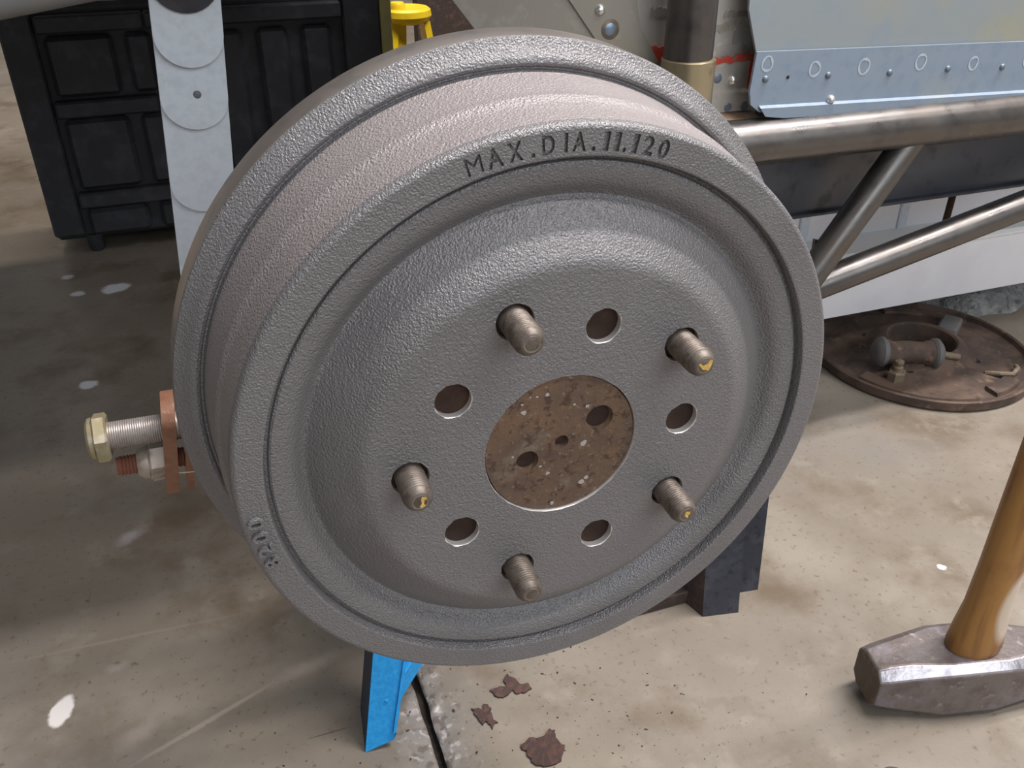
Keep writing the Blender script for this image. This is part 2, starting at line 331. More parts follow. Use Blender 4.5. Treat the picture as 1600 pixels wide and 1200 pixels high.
prof_out = [(3.868, -.194), (3.875, -.194), (3.905, -.203), (3.928, -.225), (3.942, -.265), (3.948, -.32), (3.955, -.42), (3.965, -.6), (3.975, -.86), (4.00, -.95), (4.03, -1.0), (4.04, -1.06), (4.025, -1.13), (4.03, -1.25), (4.06, -1.55), (4.085, -1.78),
            (4.10, -1.87), (4.125, -1.925), (4.145, -1.925), (4.165, -1.885), (4.20, -1.865), (4.245, -1.87), (4.29, -1.905), (4.34, -1.955), (4.41, -2.0), (4.46, -2.03), (4.473, -2.06), (4.478, -2.08), (4.478, -2.6), (4.46, -2.62), (3.86, -2.62), (3.859, -.78),
            (3.75, -.66), (3.3, -.66), (3.05, -.74), (2.9, -.60), (2.6, -.30), (2.42, -.10)]
V = []; F = []; MI = []
def ring(r, z):
    i = len(V); V.extend(dp(r, 2 * PI * k / SEG, z) for k in range(SEG)); return i
def band(i, j, m, seg=SEG):
    for k in range(seg): k2 = (k + 1) % seg; F.append((i + k, j + k, j + k2, i + k2)); MI.append(m)
rin = [ring(*q) for q in prof_in]; rout = [ring(*q) for q in prof_out]
for a, b in zip(rin, rin[1:]): band(a, b, 0)
for i, (a, b) in enumerate(zip(rout, rout[1:])):
    z = prof_out[i][1]; r = prof_out[i][0]
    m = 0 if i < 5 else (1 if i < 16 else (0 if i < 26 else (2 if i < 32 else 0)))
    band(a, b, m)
# flat mounting face with its bore, five stud holes and five spare holes
n0 = SEG
outer = [(2.36 * math.cos(2 * PI * k / SEG), 2.36 * math.sin(2 * PI * k / SEG)) for k in range(SEG)]
holes = [(0, 0, 1.0, 160)]
for k in range(5):
    a = math.radians(A_ST - 72 * k); holes.append((R0 * math.cos(a), R0 * math.sin(a), .232, 40))
    a = math.radians(A_HO - 72 * k); holes.append((RH * math.cos(a), RH * math.sin(a), .222, 40))
pts = [Vector(q) for q in outer]; edges = [(i, (i + 1) % SEG) for i in range(SEG)]; loops = []
for (cx, cy, r, n) in holes:
    b = len(pts); c = .012 if r < .5 else .008; pts += [Vector((cx + (r + c) * math.cos(2 * PI * k / n), cy + (r + c) * math.sin(2 * PI * k / n))) for k in range(n)]
    edges += [(b + k, b + (k + 1) % n) for k in range(n)]; loops.append((b, n, cx, cy, r))
co, ed, fa, ov, oe, of = delaunay_2d_cdt(pts, edges, [], 0, 1e-6)
remap = {}
for i, orig in enumerate(ov):
    if orig: remap[orig[0]] = i
base = len(V); vid = []; FLAT = set()
for i, c in enumerate(co):
    o0 = ov[i][0] if ov[i] else -1
    if 0 <= o0 < SEG: vid.append(rin[0] + o0)
    else: vid.append(len(V)); V.append(Vector((U * c.x, 0, ZC + U * c.y)))
for t in fa:
    cx = sum(co[i].x for i in t) / 3; cy = sum(co[i].y for i in t) / 3
    if cx * cx + cy * cy > 2.36 ** 2 * .9999: continue
    if any((cx - h[0]) ** 2 + (cy - h[1]) ** 2 < h[2] ** 2 for h in holes): continue
    p, q, r = (co[i] for i in t); cr = (q.x - p.x) * (r.y - p.y) - (q.y - p.y) * (r.x - p.x)
    t = [vid[i] for i in t]; F.append(tuple(t if cr > 0 else t[::-1])); MI.append(0); FLAT.add(len(F) - 1)
for (b, n, cx, cy, r) in loops:
    a0 = [vid[remap[b + k]] for k in range(n)]; prev = a0
    for z, rr, m in ((-.014, r, 3), (-.10, r, 3)):
        cur = []
        for k in range(n):
            a = 2 * PI * k / n; cur.append(len(V)); V.append(Vector((U * (cx + rr * math.cos(a)), -U * z, ZC + U * (cy + rr * math.sin(a)))))
        for k in range(n): k2 = (k + 1) % n; F.append((prev[k], prev[k2], cur[k2], cur[k])); MI.append(m)
        prev = cur
# rim face with the cast lettering
def glyph(ch, sg):
    cu = bpy.data.curves.new('glyph', 'FONT'); cu.body = ch; cu.size = 1; cu.resolution_u = 3; cu.offset = 0 if ch == 'M' else (.03 if sg < 0 else .022)
    ob = bpy.data.objects.new('glyph', cu); COL.objects.link(ob); dg = bpy.context.evaluated_depsgraph_get(); dg.update()
    me = ob.evaluated_get(dg).to_mesh(); vs = [(v.co.x, v.co.y) for v in me.vertices]; fs = [tuple(p.vertices) for p in me.polygons]
    ob.evaluated_get(dg).to_mesh_clear(); bpy.data.objects.remove(ob); bpy.data.curves.remove(cu)
    return vs, fs
CAP = .729
text = [(c, a, w, -1) for c, a, w in [('M', 105.52, 2.75), ('A', 102.02, 2.75), ('X', 98.53, 2.5), ('.', 95.58, .75), ('D', 92.89, 2.2), ('I', 89.84, .62), ('A', 87.53, 2.5), ('.', 84.91, .75), ('1', 82.75, 1.15), ('1', 80.75, 1.15), ('.', 79.2, .62), ('1', 77.4, 1.15), ('2', 74.84, 2.1), ('0', 71.87, 2.1)]]
text += [(c, a, w, 1) for c, a, w in [('8', -165.3, 2.1), ('2', -168.5, 2.2), ('0', -171.8, 2.1), ('0', -175.0, 2.1)]]
gpts = []; gedges = []; gtris = []
for ch, ac, wd, sg in text:
    vs, fs = glyph(ch, sg); x0 = min(v[0] for v in vs); x1 = max(v[0] for v in vs)
    rb, hh = (3.645, .205) if sg < 0 else (3.672, .190)
    P2 = []
    for x, y in vs:
        a = math.radians(ac - ((x - x0) / (x1 - x0) - .5) * wd); r = rb + hh * y / CAP; P2.append(Vector((r * math.cos(a), r * math.sin(a))))
    ec = {}
    for f in fs:
        for i in range(len(f)):
            e = tuple(sorted((f[i], f[(i + 1) % len(f)]))); ec[e] = ec.get(e, 0) + 1
        for i in range(1, len(f) - 1): gtris.append((P2[f[0]], P2[f[i]], P2[f[i + 1]], sg))
    n = len(gpts); gpts += P2; gedges += [(a + n, b + n) for (a, b), c in ec.items() if c == 1]
pts = []; edges = []
for idx, rr in ((0, 3.607), (1, 3.868)):
    n = len(pts); pts += [Vector((rr * math.cos(2 * PI * k / SEG), rr * math.sin(2 * PI * k / SEG))) for k in range(SEG)]; edges += [(n + k, n + (k + 1) % SEG) for k in range(SEG)]
n = len(pts); pts += gpts; edges += [(a + n, b + n) for a, b in gedges]
for k in range(SEG * 2):                                   # a few inner points keep the triangles even
    a = 2 * PI * (k + .5) / (SEG * 2)
    if 66 < math.degrees(a) < 110 or 180 < math.degrees(a) < 198: continue
    pts.append(Vector((3.74 * math.cos(a), 3.74 * math.sin(a))))
co, ed, fa, ov, oe, of = delaunay_2d_cdt(pts, edges, [], 0, 1e-7)
ZL = -.194
def inside(x, y):
    if x > 1.6 and y < 3: return 0
    for a, b, c, sg in gtris:
        if max(a.x, b.x, c.x) < x or min(a.x, b.x, c.x) > x or max(a.y, b.y, c.y) < y or min(a.y, b.y, c.y) > y: continue
        d1 = (x - b.x) * (a.y - b.y) - (a.x - b.x) * (y - b.y); d2 = (x - c.x) * (b.y - c.y) - (b.x - c.x) * (y - c.y); d3 = (x - a.x) * (c.y - a.y) - (c.x - a.x) * (y - a.y)
        if not ((d1 < 0 or d2 < 0 or d3 < 0) and (d1 > 0 or d2 > 0 or d3 > 0)): return sg
    return 0
vid = []; lvl = {}
for i, c in enumerate(co):
    o0 = ov[i][0] if ov[i] else -1
    if 0 <= o0 < SEG: vid.append(rin[-1] + o0)
    elif SEG <= o0 < 2 * SEG: vid.append(rout[0] + o0 - SEG)
    else: vid.append(len(V)); V.append(Vector((U * c.x, -U * ZL, ZC + U * c.y)))
ein = {}; eout = {}
for t in fa:
    cx = sum(co[i].x for i in t) / 3; cy = sum(co[i].y for i in t) / 3; rr = math.hypot(cx, cy)
    if rr < 3.6065 or rr > 3.8685: continue
    p, q, r = (co[i] for i in t); cr = (q.x - p.x) * (r.y - p.y) - (q.y - p.y) * (r.x - p.x); t = list(t) if cr > 0 else list(t)[::-1]
    sg = inside(cx, cy)
    if sg:
        ids = []
        for i in t:
            if (i, sg) not in lvl: lvl[(i, sg)] = len(V); V.append(Vector((U * co[i].x, -U * (ZL + sg * (.060 if sg > 0 else .045)), ZC + U * co[i].y)))
            ids.append(lvl[(i, sg)])
        for a, b in ((0, 1), (1, 2), (2, 0)): ein[(t[a], t[b])] = sg
        F.append(tuple(ids)); MI.append(0); FLAT.add(len(F) - 1)
    else:
        for a, b in ((0, 1), (1, 2), (2, 0)): eout[(t[a], t[b])] = 1
        F.append(tuple(vid[i] for i in t)); MI.append(0); FLAT.add(len(F) - 1)
for (a, b), sg in ein.items():
    if (b, a) in eout: F.append((lvl[(b, sg)], lvl[(a, sg)], vid[a], vid[b])); MI.append(0)
mesh('drum_casting', V, F, [M_cast, M_side, M_mach, M_bright], drum, smooth=32, mi=MI, flat=FLAT)

# ------------------------------------------------------------------ axle with hub and studs, behind and through the drum
axle = thing('rear_axle', 'rusty rear axle with hub face and five wheel studs poking through the brake drum', 'axle', (0, .35, ZC - .07))
# hub face with a small centre hole and two drilled dimples
hub = []; hz = -.035
hd = [(.472, -161.3, .150), (.583, 29.2, .185), (.043, 78, .092)]
HV = []; HF = []
pts = [Vector((.985 * math.cos(2 * PI * k / 120), .985 * math.sin(2 * PI * k / 120))) for k in range(120)]; edges = [(k, (k + 1) % 120) for k in range(120)]; lp = []
for (r, a, rad) in hd:
    cx, cy = r * math.cos(math.radians(a)), r * math.sin(math.radians(a)); b = len(pts)
    pts += [Vector((cx + rad * math.cos(2 * PI * k / 32), cy + rad * math.sin(2 * PI * k / 32))) for k in range(32)]; edges += [(b + k, b + (k + 1) % 32) for k in range(32)]; lp.append((b, cx, cy, rad))
co, ed, fa, ov, oe, of = delaunay_2d_cdt(pts, edges, [], 0, 1e-6); rm = {}
for i, c in enumerate(co):
    HV.append(Vector((U * c.x, -U * hz, ZC + U * c.y)))
    if ov[i]: rm[ov[i][0]] = i
for t in fa:
    cx = sum(co[i].x for i in t) / 3; cy = sum(co[i].y for i in t) / 3
    if cx * cx + cy * cy > .985 ** 2 or any((cx - q[1]) ** 2 + (cy - q[2]) ** 2 < q[3] ** 2 for q in lp): continue
    p, q, r = (co[i] for i in t); cr = (q.x - p.x) * (r.y - p.y) - (q.y - p.y) * (r.x - p.x); HF.append(tuple(t) if cr > 0 else tuple(t)[::-1])
for b, cx, cy, rad in lp:
    prev = [rm[b + k] for k in range(32)]
    for rr, z in ((rad * .93, hz - .05), (rad * .8, hz - .10), (rad * .45, hz - .15), (.002, hz - .17)):
        cur = []
        for k in range(32): a = 2 * PI * k / 32; cur.append(len(HV)); HV.append(Vector((U * (cx + rr * math.cos(a)), -U * z, ZC + U * (cy + rr * math.sin(a)))))
        for k in range(32): HF.append((prev[k], prev[(k + 1) % 32], cur[(k + 1) % 32], cur[k]))
        prev = cur
hub = mesh('hub_face', HV, HF, M_rust, axle, smooth=40); hub['label'] = 'rust brown hub face with three drilled dimples'
def fleck(x, y, r, sd):
    random.seed(sd); n = 9; poly = []
    for k in range(n): a = 2 * PI * k / n; q = r * random.uniform(.6, 1.15); poly.append(dp(1, 0, 0) * 0 + Vector((U * (x + q * math.cos(a)), -U * (hz + .004), ZC + U * (y + q * .8 * math.sin(a)))))
    return prism(poly, (0, .0003, 0))
flecks = [fleck(.31 * math.cos(math.radians(-9)), .31 * math.sin(math.radians(-9)), .055, 1)]
for i, (x, y, r) in enumerate([(-.50, .58, .045), (-.20, .78, .035), (-.33, .77, .018), (-.42, .78, .014), (.16, .56, .026), (.33, .50, .03), (-.17, -.40, .035), (-.27, -.27, .022), (.30, -.66, .05), (.36, -.60, .04), (-.64, -.04, .02), (-.10, -.90, .035), (-.52, .70, .02)]): flecks.append(fleck(x, y, r, i + 3))
fo = mesh('paint_flecks', *join(*flecks), M_fleck, hub, smooth=0); fo['label'] = 'pale flecks on the rusty face'; fo['kind'] = 'stuff'
mesh('pilot', *revolve((0, -U * hz, ZC), (0, 1, 0), [(.985 * U, 0), (.985 * U, .12 * U)], 96, caps=False), M_rust, axle)
mesh('hub_flange', *revolve((0, .105 * U, ZC), (0, 1, 0), [(.2 * U, 0), (2.28 * U, 0), (2.3 * U, .03 * U), (2.3 * U, .3 * U), (1.2 * U, .45 * U)], 96), M_rustdk, axle)
mesh('axle_shaft', *revolve((0, .012, ZC), (0, 1, 0), [(.034, 0), (.034, .05), (.05, .06), (.05, .085), (.038, .10), (.038, .345)], 48), M_rustdk, axle)
mesh('backing_plate', *revolve((0, .085, ZC), (0, 1, 0), [(.05, .0), (.1355, 0), (.137, .002), (.137, .006), (.05, .006)], 96), M_bkrust, axle)
tipz = [.53, .55, .53, .53, .46]
for k in range(5):
    a = math.radians(A_ST - 72 * k); o = dp(R0, a, -.24); L = (tipz[k] + .24) * U
    st = mesh('wheel_stud', *thread(o, (0, -1, 0), .184 * U, L, .00145, 32, .00072, .085 * U, .130 * U), M_stud, axle, smooth=50)
    mesh('stud_end', *revolve(dp(R0, a, tipz[k]), (0, -1, 0), [(.105 * U, -.0002), (.100 * U, .0001), (.05 * U, -.0002), (.0001, -.0003)], 24, caps=False), M_studtip, st)
    if k in (1, 2, 4):
        pc = dp(R0, a, tipz[k] + .004); shp = {1: [(-.085, .03), (-.055, .045), (-.03, .01), (.03, .02), (.06, .075), (.10, .055), (.085, -.015), (.05, -.075), (.03, -.06), (-.02, -.045)], 2: [(-.02, .03), (.0, .05), (.02, .035), (.05, .04), (.055, .0), (.03, -.015), (.025, -.06), (.0, -.04), (-.025, -.01)], 4: [(.02, .07), (.07, .06), (.08, .02), (.05, .03), (.04, -.03), (.06, -.06), (.01, -.085), (-.01, -.06), (.015, -.02), (.01, .03)]}[k]
        d = mesh('paint_dab', *prism([pc + Vector((U * x, 0, U * z)) for x, z in shp], (0, .0004, 0)), M_gold, st, smooth=0); d['label'] = 'gold paint dab on the stud end'

# ------------------------------------------------------------------ bracket with two bolts beside the drum
br = thing('shock_bracket', 'rusty bracket holding a gold headed bolt and a small nut beside the drum', 'bracket', (-.178, .17, .262))
pts2 = []
for k in range(13): a = PI * k / 12; pts2.append((.017 * math.cos(a), .0115 + .012 * math.sin(a)))
bc = Vector((-.1715, .172, .302)); ex = Vector((0, 1, 0)); ez = Vector((.13, -.02, 1)).normalized()
poly = [bc + ex * x + ez * z for x, z in pts2] + [bc + ex * -.016 + ez * -.0345, bc + ex * .016 + ez * -.0345]
mesh('bracket_plate', *prism(poly, (-.0075, 0, 0)), M_rbracket, br, smooth=30)
poly = [q + Vector((.0085, .0, -.001)) for q in [bc + ex * .014 + ez * .004, bc + ex * -.012 + ez * .004, bc + ex * -.012 + ez * -.036, bc + ex * .014 + ez * -.036]]
mesh('bracket_strap', *prism(poly, (-.0045, 0, 0)), M_rbracket, br, smooth=30)
mesh('bracket_arm', *oriented_box((-.09, .19, .312), (1, 0, 0), (0, 1, 0), (0, 0, 1), .060, .012, .008, .002), M_rustdk, br)
bo = Vector((-.180, .170, .3055)); bd = Vector((-1, -.02, .035)).normalized()
sh = mesh('bolt_shank', *thread(bo - bd * .02, bd, .0082, .052, .00122, 32, .00045), M_bolt, br, smooth=50)
mesh('bolt_head', *hexnut(bo + bd * .027, bd, .0148, .0078, .35), M_boltgold, sh, smooth=20)
mesh('bolt_collar', *revolve(bo + bd * .0347, bd, [(.0122, 0), (.0118, .0022), (.0098, .0036), (.0, .0036)], 28), M_boltgold, sh)
so = Vector((-.180, .170, .2835)); sd = Vector((-1, -.02, .06)).normalized()
s2 = mesh('small_bolt', *thread(so - sd * .01, sd, .0060, .0375, .0019, 24, .0009), M_rthread, br, smooth=50)
mesh('nut', *hexnut(so - sd * .001, sd, .0118, .011, .2), M_nut, s2, smooth=20)
mesh('nut_collar', *revolve(so + sd * .010, sd, [(.0098, 0), (.0095, .003), (.0075, .0062), (.006, .0066)], 20), M_nut, s2)
mesh('far_nut', *hexnut((-.164, .172, .282), (1, 0, 0), .009, .014, .2), M_rustdk, br, smooth=20)
st = mesh('straw', *path_tube([(-.1895, .158, .279), (-.180, .157, .2815), (-.166, .158, .279), (-.158, .16, .2765)], .0004, 6), M_brass, br); st['label'] = 'thin dry straw caught on the bracket'

# ------------------------------------------------------------------ leaf spring hanging behind the drum
ls = thing('leaf_spring', 'light grey painted leaf spring with stepped round-ended leaves hanging behind the drum', 'leaf spring', (-.135, .5, .30))
lt = Vector((-.1195, .5, .50)); lb = Vector((-.1415, .5, .22)); ld = (lb - lt).normalized(); lx = Vector((-ld.z, 0, ld.x)) * -1
lx = Vector((1, 0, 0)) - ld * ld.x; lx.normalize(); hw = .0265; ny = Vector((0, -1, 0))
for i, (zend, t0) in enumerate([(.20, 0), (.3165, .0065), (.3885, .013), (.4385, .0195)]):
    Lc = (lt.z - zend) / -ld.z; Lc0 = Lc - hw * 1.0; poly = []
    wv = hw * (1 if i == 0 else .985)
    for k in range(17): a = PI * k / 16; poly.append(lt + ld * (Lc0 + hw * .92 * math.sin(a)) + lx * (wv * math.cos(a)))
    poly += [lt - ld * .05 - lx * wv, lt - ld * .05 + lx * wv]
    poly = [q + ny * t0 for q in poly]; Vp, Fp = prism(poly, ny * .0065); nn = len(poly)
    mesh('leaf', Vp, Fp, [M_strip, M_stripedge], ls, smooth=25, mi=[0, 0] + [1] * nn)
mesh('center_pin', *dome(Vector((-.1235, .4803, .4185)), (0, -1, 0), .0032, .001), M_stripedge, ls)
mesh('top_clamp', *revolve((-.119, .483, .508), (0, -1, 0), [(.0001, 0), (.025, 0), (.027, .002), (.027, .012), (.02, .016), (.0001, .016)], 32), M_plate, ls)

# ------------------------------------------------------------------ race car chassis
car = thing('race_car', 'raw steel tube race car chassis with riveted aluminium panels raised behind the drum', 'car', (.5, .8, .25))
def cyl(name, a, b, r, m, p=car, seg=36): return mesh(name, *tube(a, b, r, seg), m, p, smooth=40)
ft = cyl('frame_rail', (.13, .40, .356), (1.6, .40, .351), .0215, M_tube)
up = cyl('upright_tube', (.2755, .398, .38), (.2715, .398, 1.0), .0208, M_tube)
mesh('collar', *revolve((.2765, .398, .352), (-.0065, 0, 1), [(.0212, 0), (.0232, 0), (.0232, .083), (.0212, .084)], 40), M_collar, up)
cyl('diagonal_brace', (.540, .401, .346), (.425, .392, .190), .0150, M_tube)
cyl('diagonal_brace', (.448, .400, .214), (.418, .392, .170), .0150, M_tube)
cyl('lower_brace', (.430, .398, .190), (1.02, .40, .318), .0158, M_tube)
mesh('corner_gusset', *prism([(.446, .403, .245), (.492, .403, .232), (.448, .403, .205)], (0, .004, 0)), M_tube, car, smooth=0)
bp = mesh('sill_plate', *box(.13, 1.6, .447, .453, .2565, .40, .0008), M_plate, car, smooth=20)
mesh('sill_lip', *box(.13, 1.6, .440, .454, .2535, .2570, .0008), M_plate, bp, smooth=20)
cyl('brake_line_rod', (.7135, .50, .26), (.7128, .50, .19), .0042, M_rustdk, seg=12)
# side panel: lower riveted strip folded at the bottom, flat skin above
def pz(x, z): return z - .034 * (x - .35)
poly = [(.3425, pz(.3425, .4358)), (.3405, pz(.34, .402)), (.3435, pz(.34, .390)), (.353, pz(.353, .3835)), (.372, pz(.372, .3815)), (1.6, pz(1.6, .3815)), (1.6, pz(1.6, .4358))]
sk = mesh('panel_flange', *prism([(x, .397, z) for x, z in poly], (0, .003, 0)), M_alu, car, smooth=20)
poly = [(.352, pz(.352, .3875)), (1.6, pz(1.6, .3865)), (1.6, pz(1.6, .3765)), (.378, pz(.378, .3775)), (.358, pz(.358, .380))]
mesh('flange_lip', *prism([(x, .3935, z) for x, z in poly], (0, .004, .002)), M_alu, sk, smooth=20)
poly = [(.3445, pz(.3445, .4355)), (1.6, pz(1.6, .4355)), (1.6, .9), (.334, .9), (.334, .47)]
mesh('side_skin', *prism([(x, .401 + max(0, z - .43) * .10, z) for x, z in poly], (0, .003, 0)), M_alu2, car, smooth=20)
for x, z in [(.3549, .4122), (.4212, .4106), (.4897, .4078), (.5575, .4063), (.6244, .4033), (.692, .4015), (.76, .400)]:
    mesh('rivet', *dome((x, .397, z), (0, -1, 0), .0033, .0022, 12), M_dimple, sk)
mesh('rivet', *dome((.4283, .397, .3885), (0, -1, .2), .0042, .0045, 14), M_rivet, sk)
mesh('drill_hole', *revolve((.3781, .3968, .4121), (0, -1, 0), [(.0017, 0), (.0014, .0003), (.0001, .0003)], 10), M_dark, sk)
for x, z, r in [(.3546, .4254, .0068), (.4054, .4173, .0070), (.4591, .4157, .0074), (.5234, .4152, .0074), (.587, .4095, .0066), (.655, .408, .007)]:
    Vr = []; Fr = []
    for k in range(28):
        a = 2 * PI * k / 28; w = .0019 + .0006 * math.sin(3 * a + x * 90)
        for rr in (r, r - w): Vr.append((x + rr * .9 * math.cos(a), .3967, z + rr * 1.05 * math.sin(a)))
    Fr = [(2 * k, 2 * k + 1, (2 * k + 3) % 56, (2 * k + 2) % 56) for k in range(28)]
    mesh('chalk_ring', Vr, Fr, M_chalk, sk, smooth=0)
# bulkhead behind the upright with red sealant line
mesh('bulkhead', *box(.10, .37, .428, .432, .36, .9), M_fire, car, smooth=0)
lo = mesh('lower_patch', *box(.300, .3585, .4235, .4275, .378, .4235, .0006), M_fire, car, smooth=20)
mesh('patch_flange', *prism([(.30, .4265, .378), (.366, .4265, .374), (.366, .398, .3665), (.36, .392, .3655), (.30, .392, .3675)], (0, 0, .002)), M_rustflange, lo, smooth=0)
mesh('rivet', *dome((.3382, .4235, .4067), (0, -1, 0), .0046, .0042), M_rivet, lo)
mesh('rivet', *dome((.3226, .4235, .4096), (0, -1, 0), .0044, .0010), M_dimple, lo)
for x in (.337, .3545): mesh('hem_hole', *revolve((x, .4235, .3825), (0, -1, 0), [(.0042, 0), (.0036, .0006), (.0001, .0004)], 14), M_dimple, lo)
def smear(name, x0, x1, z0, z1, y, sd, m, par):
    random.seed(sd); n = 14; top = [(x0 + (x1 - x0) * i / n, y, z1 + random.uniform(-.0018, .0016)) for i in range(n + 1)]; bot = [(x0 + (x1 - x0) * i / n, y, z0 + random.uniform(-.0012, .0015)) for i in range(n, -1, -1)]
    return mesh(name, *prism(top + bot, (0, .0014, 0)), m, par, smooth=0)
smear('sealant_bead', .300, .3585, .4225, .4285, .4222, 3, M_red, car); smear('sealant_bead', .225, .272, .428, .4405, .4262, 5, M_red, car); smear('sealant_bead', .354, .3585, .40, .424, .4222, 8, M_red, car)
for x, z, w, h, t in [(.345, .444, .010, .006, 0), (.318, .452, .013, .0035, 1), (.336, .463, .012, .0025, 1), (.262, .468, .010, .004, 1)]:
    smear('worn_patch', x - w, x + w, z - h, z + h, .4274, int(x * 999), M_rivet if t == 0 else M_gusset, car)
# gusset plate with a strap, rivet and spot weld
gp = mesh('gusset_plate', *prism([(.0630, .424, .505), (.110, .424, .445), (.165, .424, .38), (.26, .424, .38), (.225, .424, .53), (.06, .424, .53)], (0, .003, 0)), M_gusset, car, smooth=0)
gs = mesh('gusset_strap', *prism([(.1505, .4215, .5137), (.1754, .4215, .4818), (.2380, .4215, .4020), (.2790, .4215, .3996), (.2662, .4215, .4194), (.2276, .4215, .4792), (.2030, .4215, .5175)], (0, .0025, 0)), M_gusset, gp, smooth=0)
mesh('rivet', *dome((.2022, .4215, .4738), (0, -1, 0), .0048, .0040), M_rivet, gs)
mesh('spot_weld', *revolve((.2123, .4216, .4583), (0, -1, 0), [(.0086, 0), (.0080, .0003), (.0001, .0004)], 24), M_heat, gs)
mesh('weld_center', *revolve((.2123, .4213, .4583), (0, -1, 0), [(.0052, 0), (.0045, .0005), (.0001, .0007)], 20), M_heatblue, gs)
# floor pan and body added out of view to cast the floor shadow, and the rounded grey lip of the rear bodywork
mesh('added_floor_pan', *box(.226, 1.6, .43, 1.25, .53, .545), M_pan, car, smooth=0)
mesh('added_rear_body', *box(-1.5, .225, .28, 1.33, .60, .98, .02), M_bar, car, smooth=25)
Vb = []; Fb = []
pa = Vector((-.70, .455, .4358)); pb = Vector((-.150, .455, .5161)); bdr = (pb - pa).normalized(); bn = Vector((0, 1, 0))
n = 12
for q in (pa, pb):
    for k in range(n + 1): a = PI * k / n; Vb.append(q + bn * (-.022 * math.sin(a)) + Vector((0, 0, -.016 * math.cos(a))))
    Vb.append(q + Vector((0, .0, .16))); Vb.append(q + Vector((0, -.010, .16)))
m = n + 3; Fb = [(k, k + m, (k + 1) % m + m, (k + 1) % m) for k in range(m)] + [tuple(range(m - 1, -1, -1)), tuple(range(m, 2 * m))]
mesh('body_lip', Vb, Fb, M_bar, car, smooth=50)

# ------------------------------------------------------------------ white folded panel under the car
wp = thing('white_panel', 'white folded sheet panel behind the bare steel braces', 'panel', (1.0, .56, .06))
mesh('lower_face', *box(.30, 1.7, .548, .556, .056, .1405, .001), M_white, wp, smooth=20)
mesh('fold_ledge', *box(.30, 1.7, .536, .60, .1405, .1500, .004), M_whitelip, wp, smooth=20)
mesh('upper_face', *box(.30, 1.7, .592, .600, .1455, .42, .001), M_white, wp, smooth=20)
for x in (.578, .733): mesh('seam_batten', *box(x - .007, x + .007, .5885, .592, .1455, .40, .001), M_strip, wp, smooth=20)
for x in (.34, 1.6): mesh('foot', *box(x - .03, x + .03, .56, .60, 0, .1405, .001), M_white, wp, smooth=20)

# ------------------------------------------------------------------ old backing plate lying on the floor
pl = thing('backing_plate', 'rusty old drum brake backing plate lying on the floor under the white panel', 'brake part', (.731, .505, 0)); pc = Vector((.731, .505, 0))
mesh('plate_dish', *revolve(pc, (0, 0, 1), [(.136, .001), (.1395, .003), (.1405, .014), (.1380, .0155), (.1355, .014), (.134, .008), (.124, .0065), (.110, .007), (.104, .0105), (.070, .0125), (.064, .017), (.052, .026), (.045, .028), (.0425, .026), (.0415, .015), (.0415, .004), (.0425, .001), (.136, .001)], 96, caps=False), M_bkrust, pl, smooth=40)
wc = Vector((.676, .470, .034)); wd = Vector((.93, -.30, -.05)).normalized()
cylb = mesh('wheel_cylinder', *revolve(wc - wd * .034, wd, [(.015, 0), (.0165, .002), (.0165, .008), (.0145, .011), (.0145, .056), (.0165, .059), (.0165, .066), (.015, .068)], 32), M_bkrust, pl, smooth=35)
mesh('dust_boot', *revolve(wc + wd * .030, wd, [(.017, 0), (.0195, .003), (.0195, .007), (.0165, .010), (.013, .013), (.007, .014)], 28), M_boot, cylb)
mesh('dust_boot', *revolve(wc - wd * .030, -wd, [(.017, 0), (.0195, .003), (.0195, .007), (.0165, .010), (.013, .013), (.007, .014)], 28), M_boot, cylb)
mesh('push_rod', *tube(wc + wd * .040, wc + wd * .068 + Vector((0, 0, -.004)), .0044, 14), M_brass, cylb)
mesh('cylinder_foot', *oriented_box(wc + Vector((0, 0, -.019)), wd, Vector((0, 0, 1)).cross(wd).normalized(), (0, 0, 1), .022, .010, .010, .002), M_bkrust, cylb)
ad = mesh('adjuster_nut', *hexnut((.6455, .4490, .010), (0, 0, 1), .0110, .016, .2), M_brass, pl, smooth=20)
mesh('bleeder', *revolve((.6455, .4490, .026), (0, 0, 1), [(.006, 0), (.006, .005), (.0038, .007), (.0055, .010), (.0055, .013), (.002, .015), (.0001, .015)], 16), M_brass, ad)
for a0, a1, r in ((195, 262, .118), (275, 300, .116), (20, 75, .116)):
    Vp = []; 
    for k in range(13):
        a = math.radians(a0 + (a1 - a0) * k / 12)
        for rr, z in ((r - .010, .006), (r - .009, .013), (r + .009, .012), (r + .011, .006)): Vp.append(pc + Vector((rr * math.cos(a), rr * math.sin(a), z)))
    Fp = [(4 * k + j, 4 * k + 4 + j, 4 * k + 5 + j, 4 * k + 1 + j) for k in range(12) for j in range(3)] + [(0, 1, 2, 3), (51, 50, 49, 48)]
    mesh('shoe_pad', Vp, Fp, M_bkrust, pl, smooth=30)
for k in range(4):
    a = math.radians(40 + 90 * k); mesh('bolt_hole', *revolve(pc + Vector((.070 * math.cos(a), .070 * math.sin(a), .0122)), (0, 0, 1), [(.0055, 0), (.005, .0006), (.0001, .0004)], 14), M_dark, pl)
mesh('anchor_block', *oriented_box((.800, .530, .018), (.8, .6, 0), (-.6, .8, 0), (0, 0, 1), .022, .013, .010, .003), M_boot, pl, smooth=20)
mesh('spring_clip', *path_tube([(.765, .425, .012), (.775, .412, .016), (.792, .408, .014), (.806, .414, .016), (.815, .425, .012)], .003, 8), M_brass, pl)

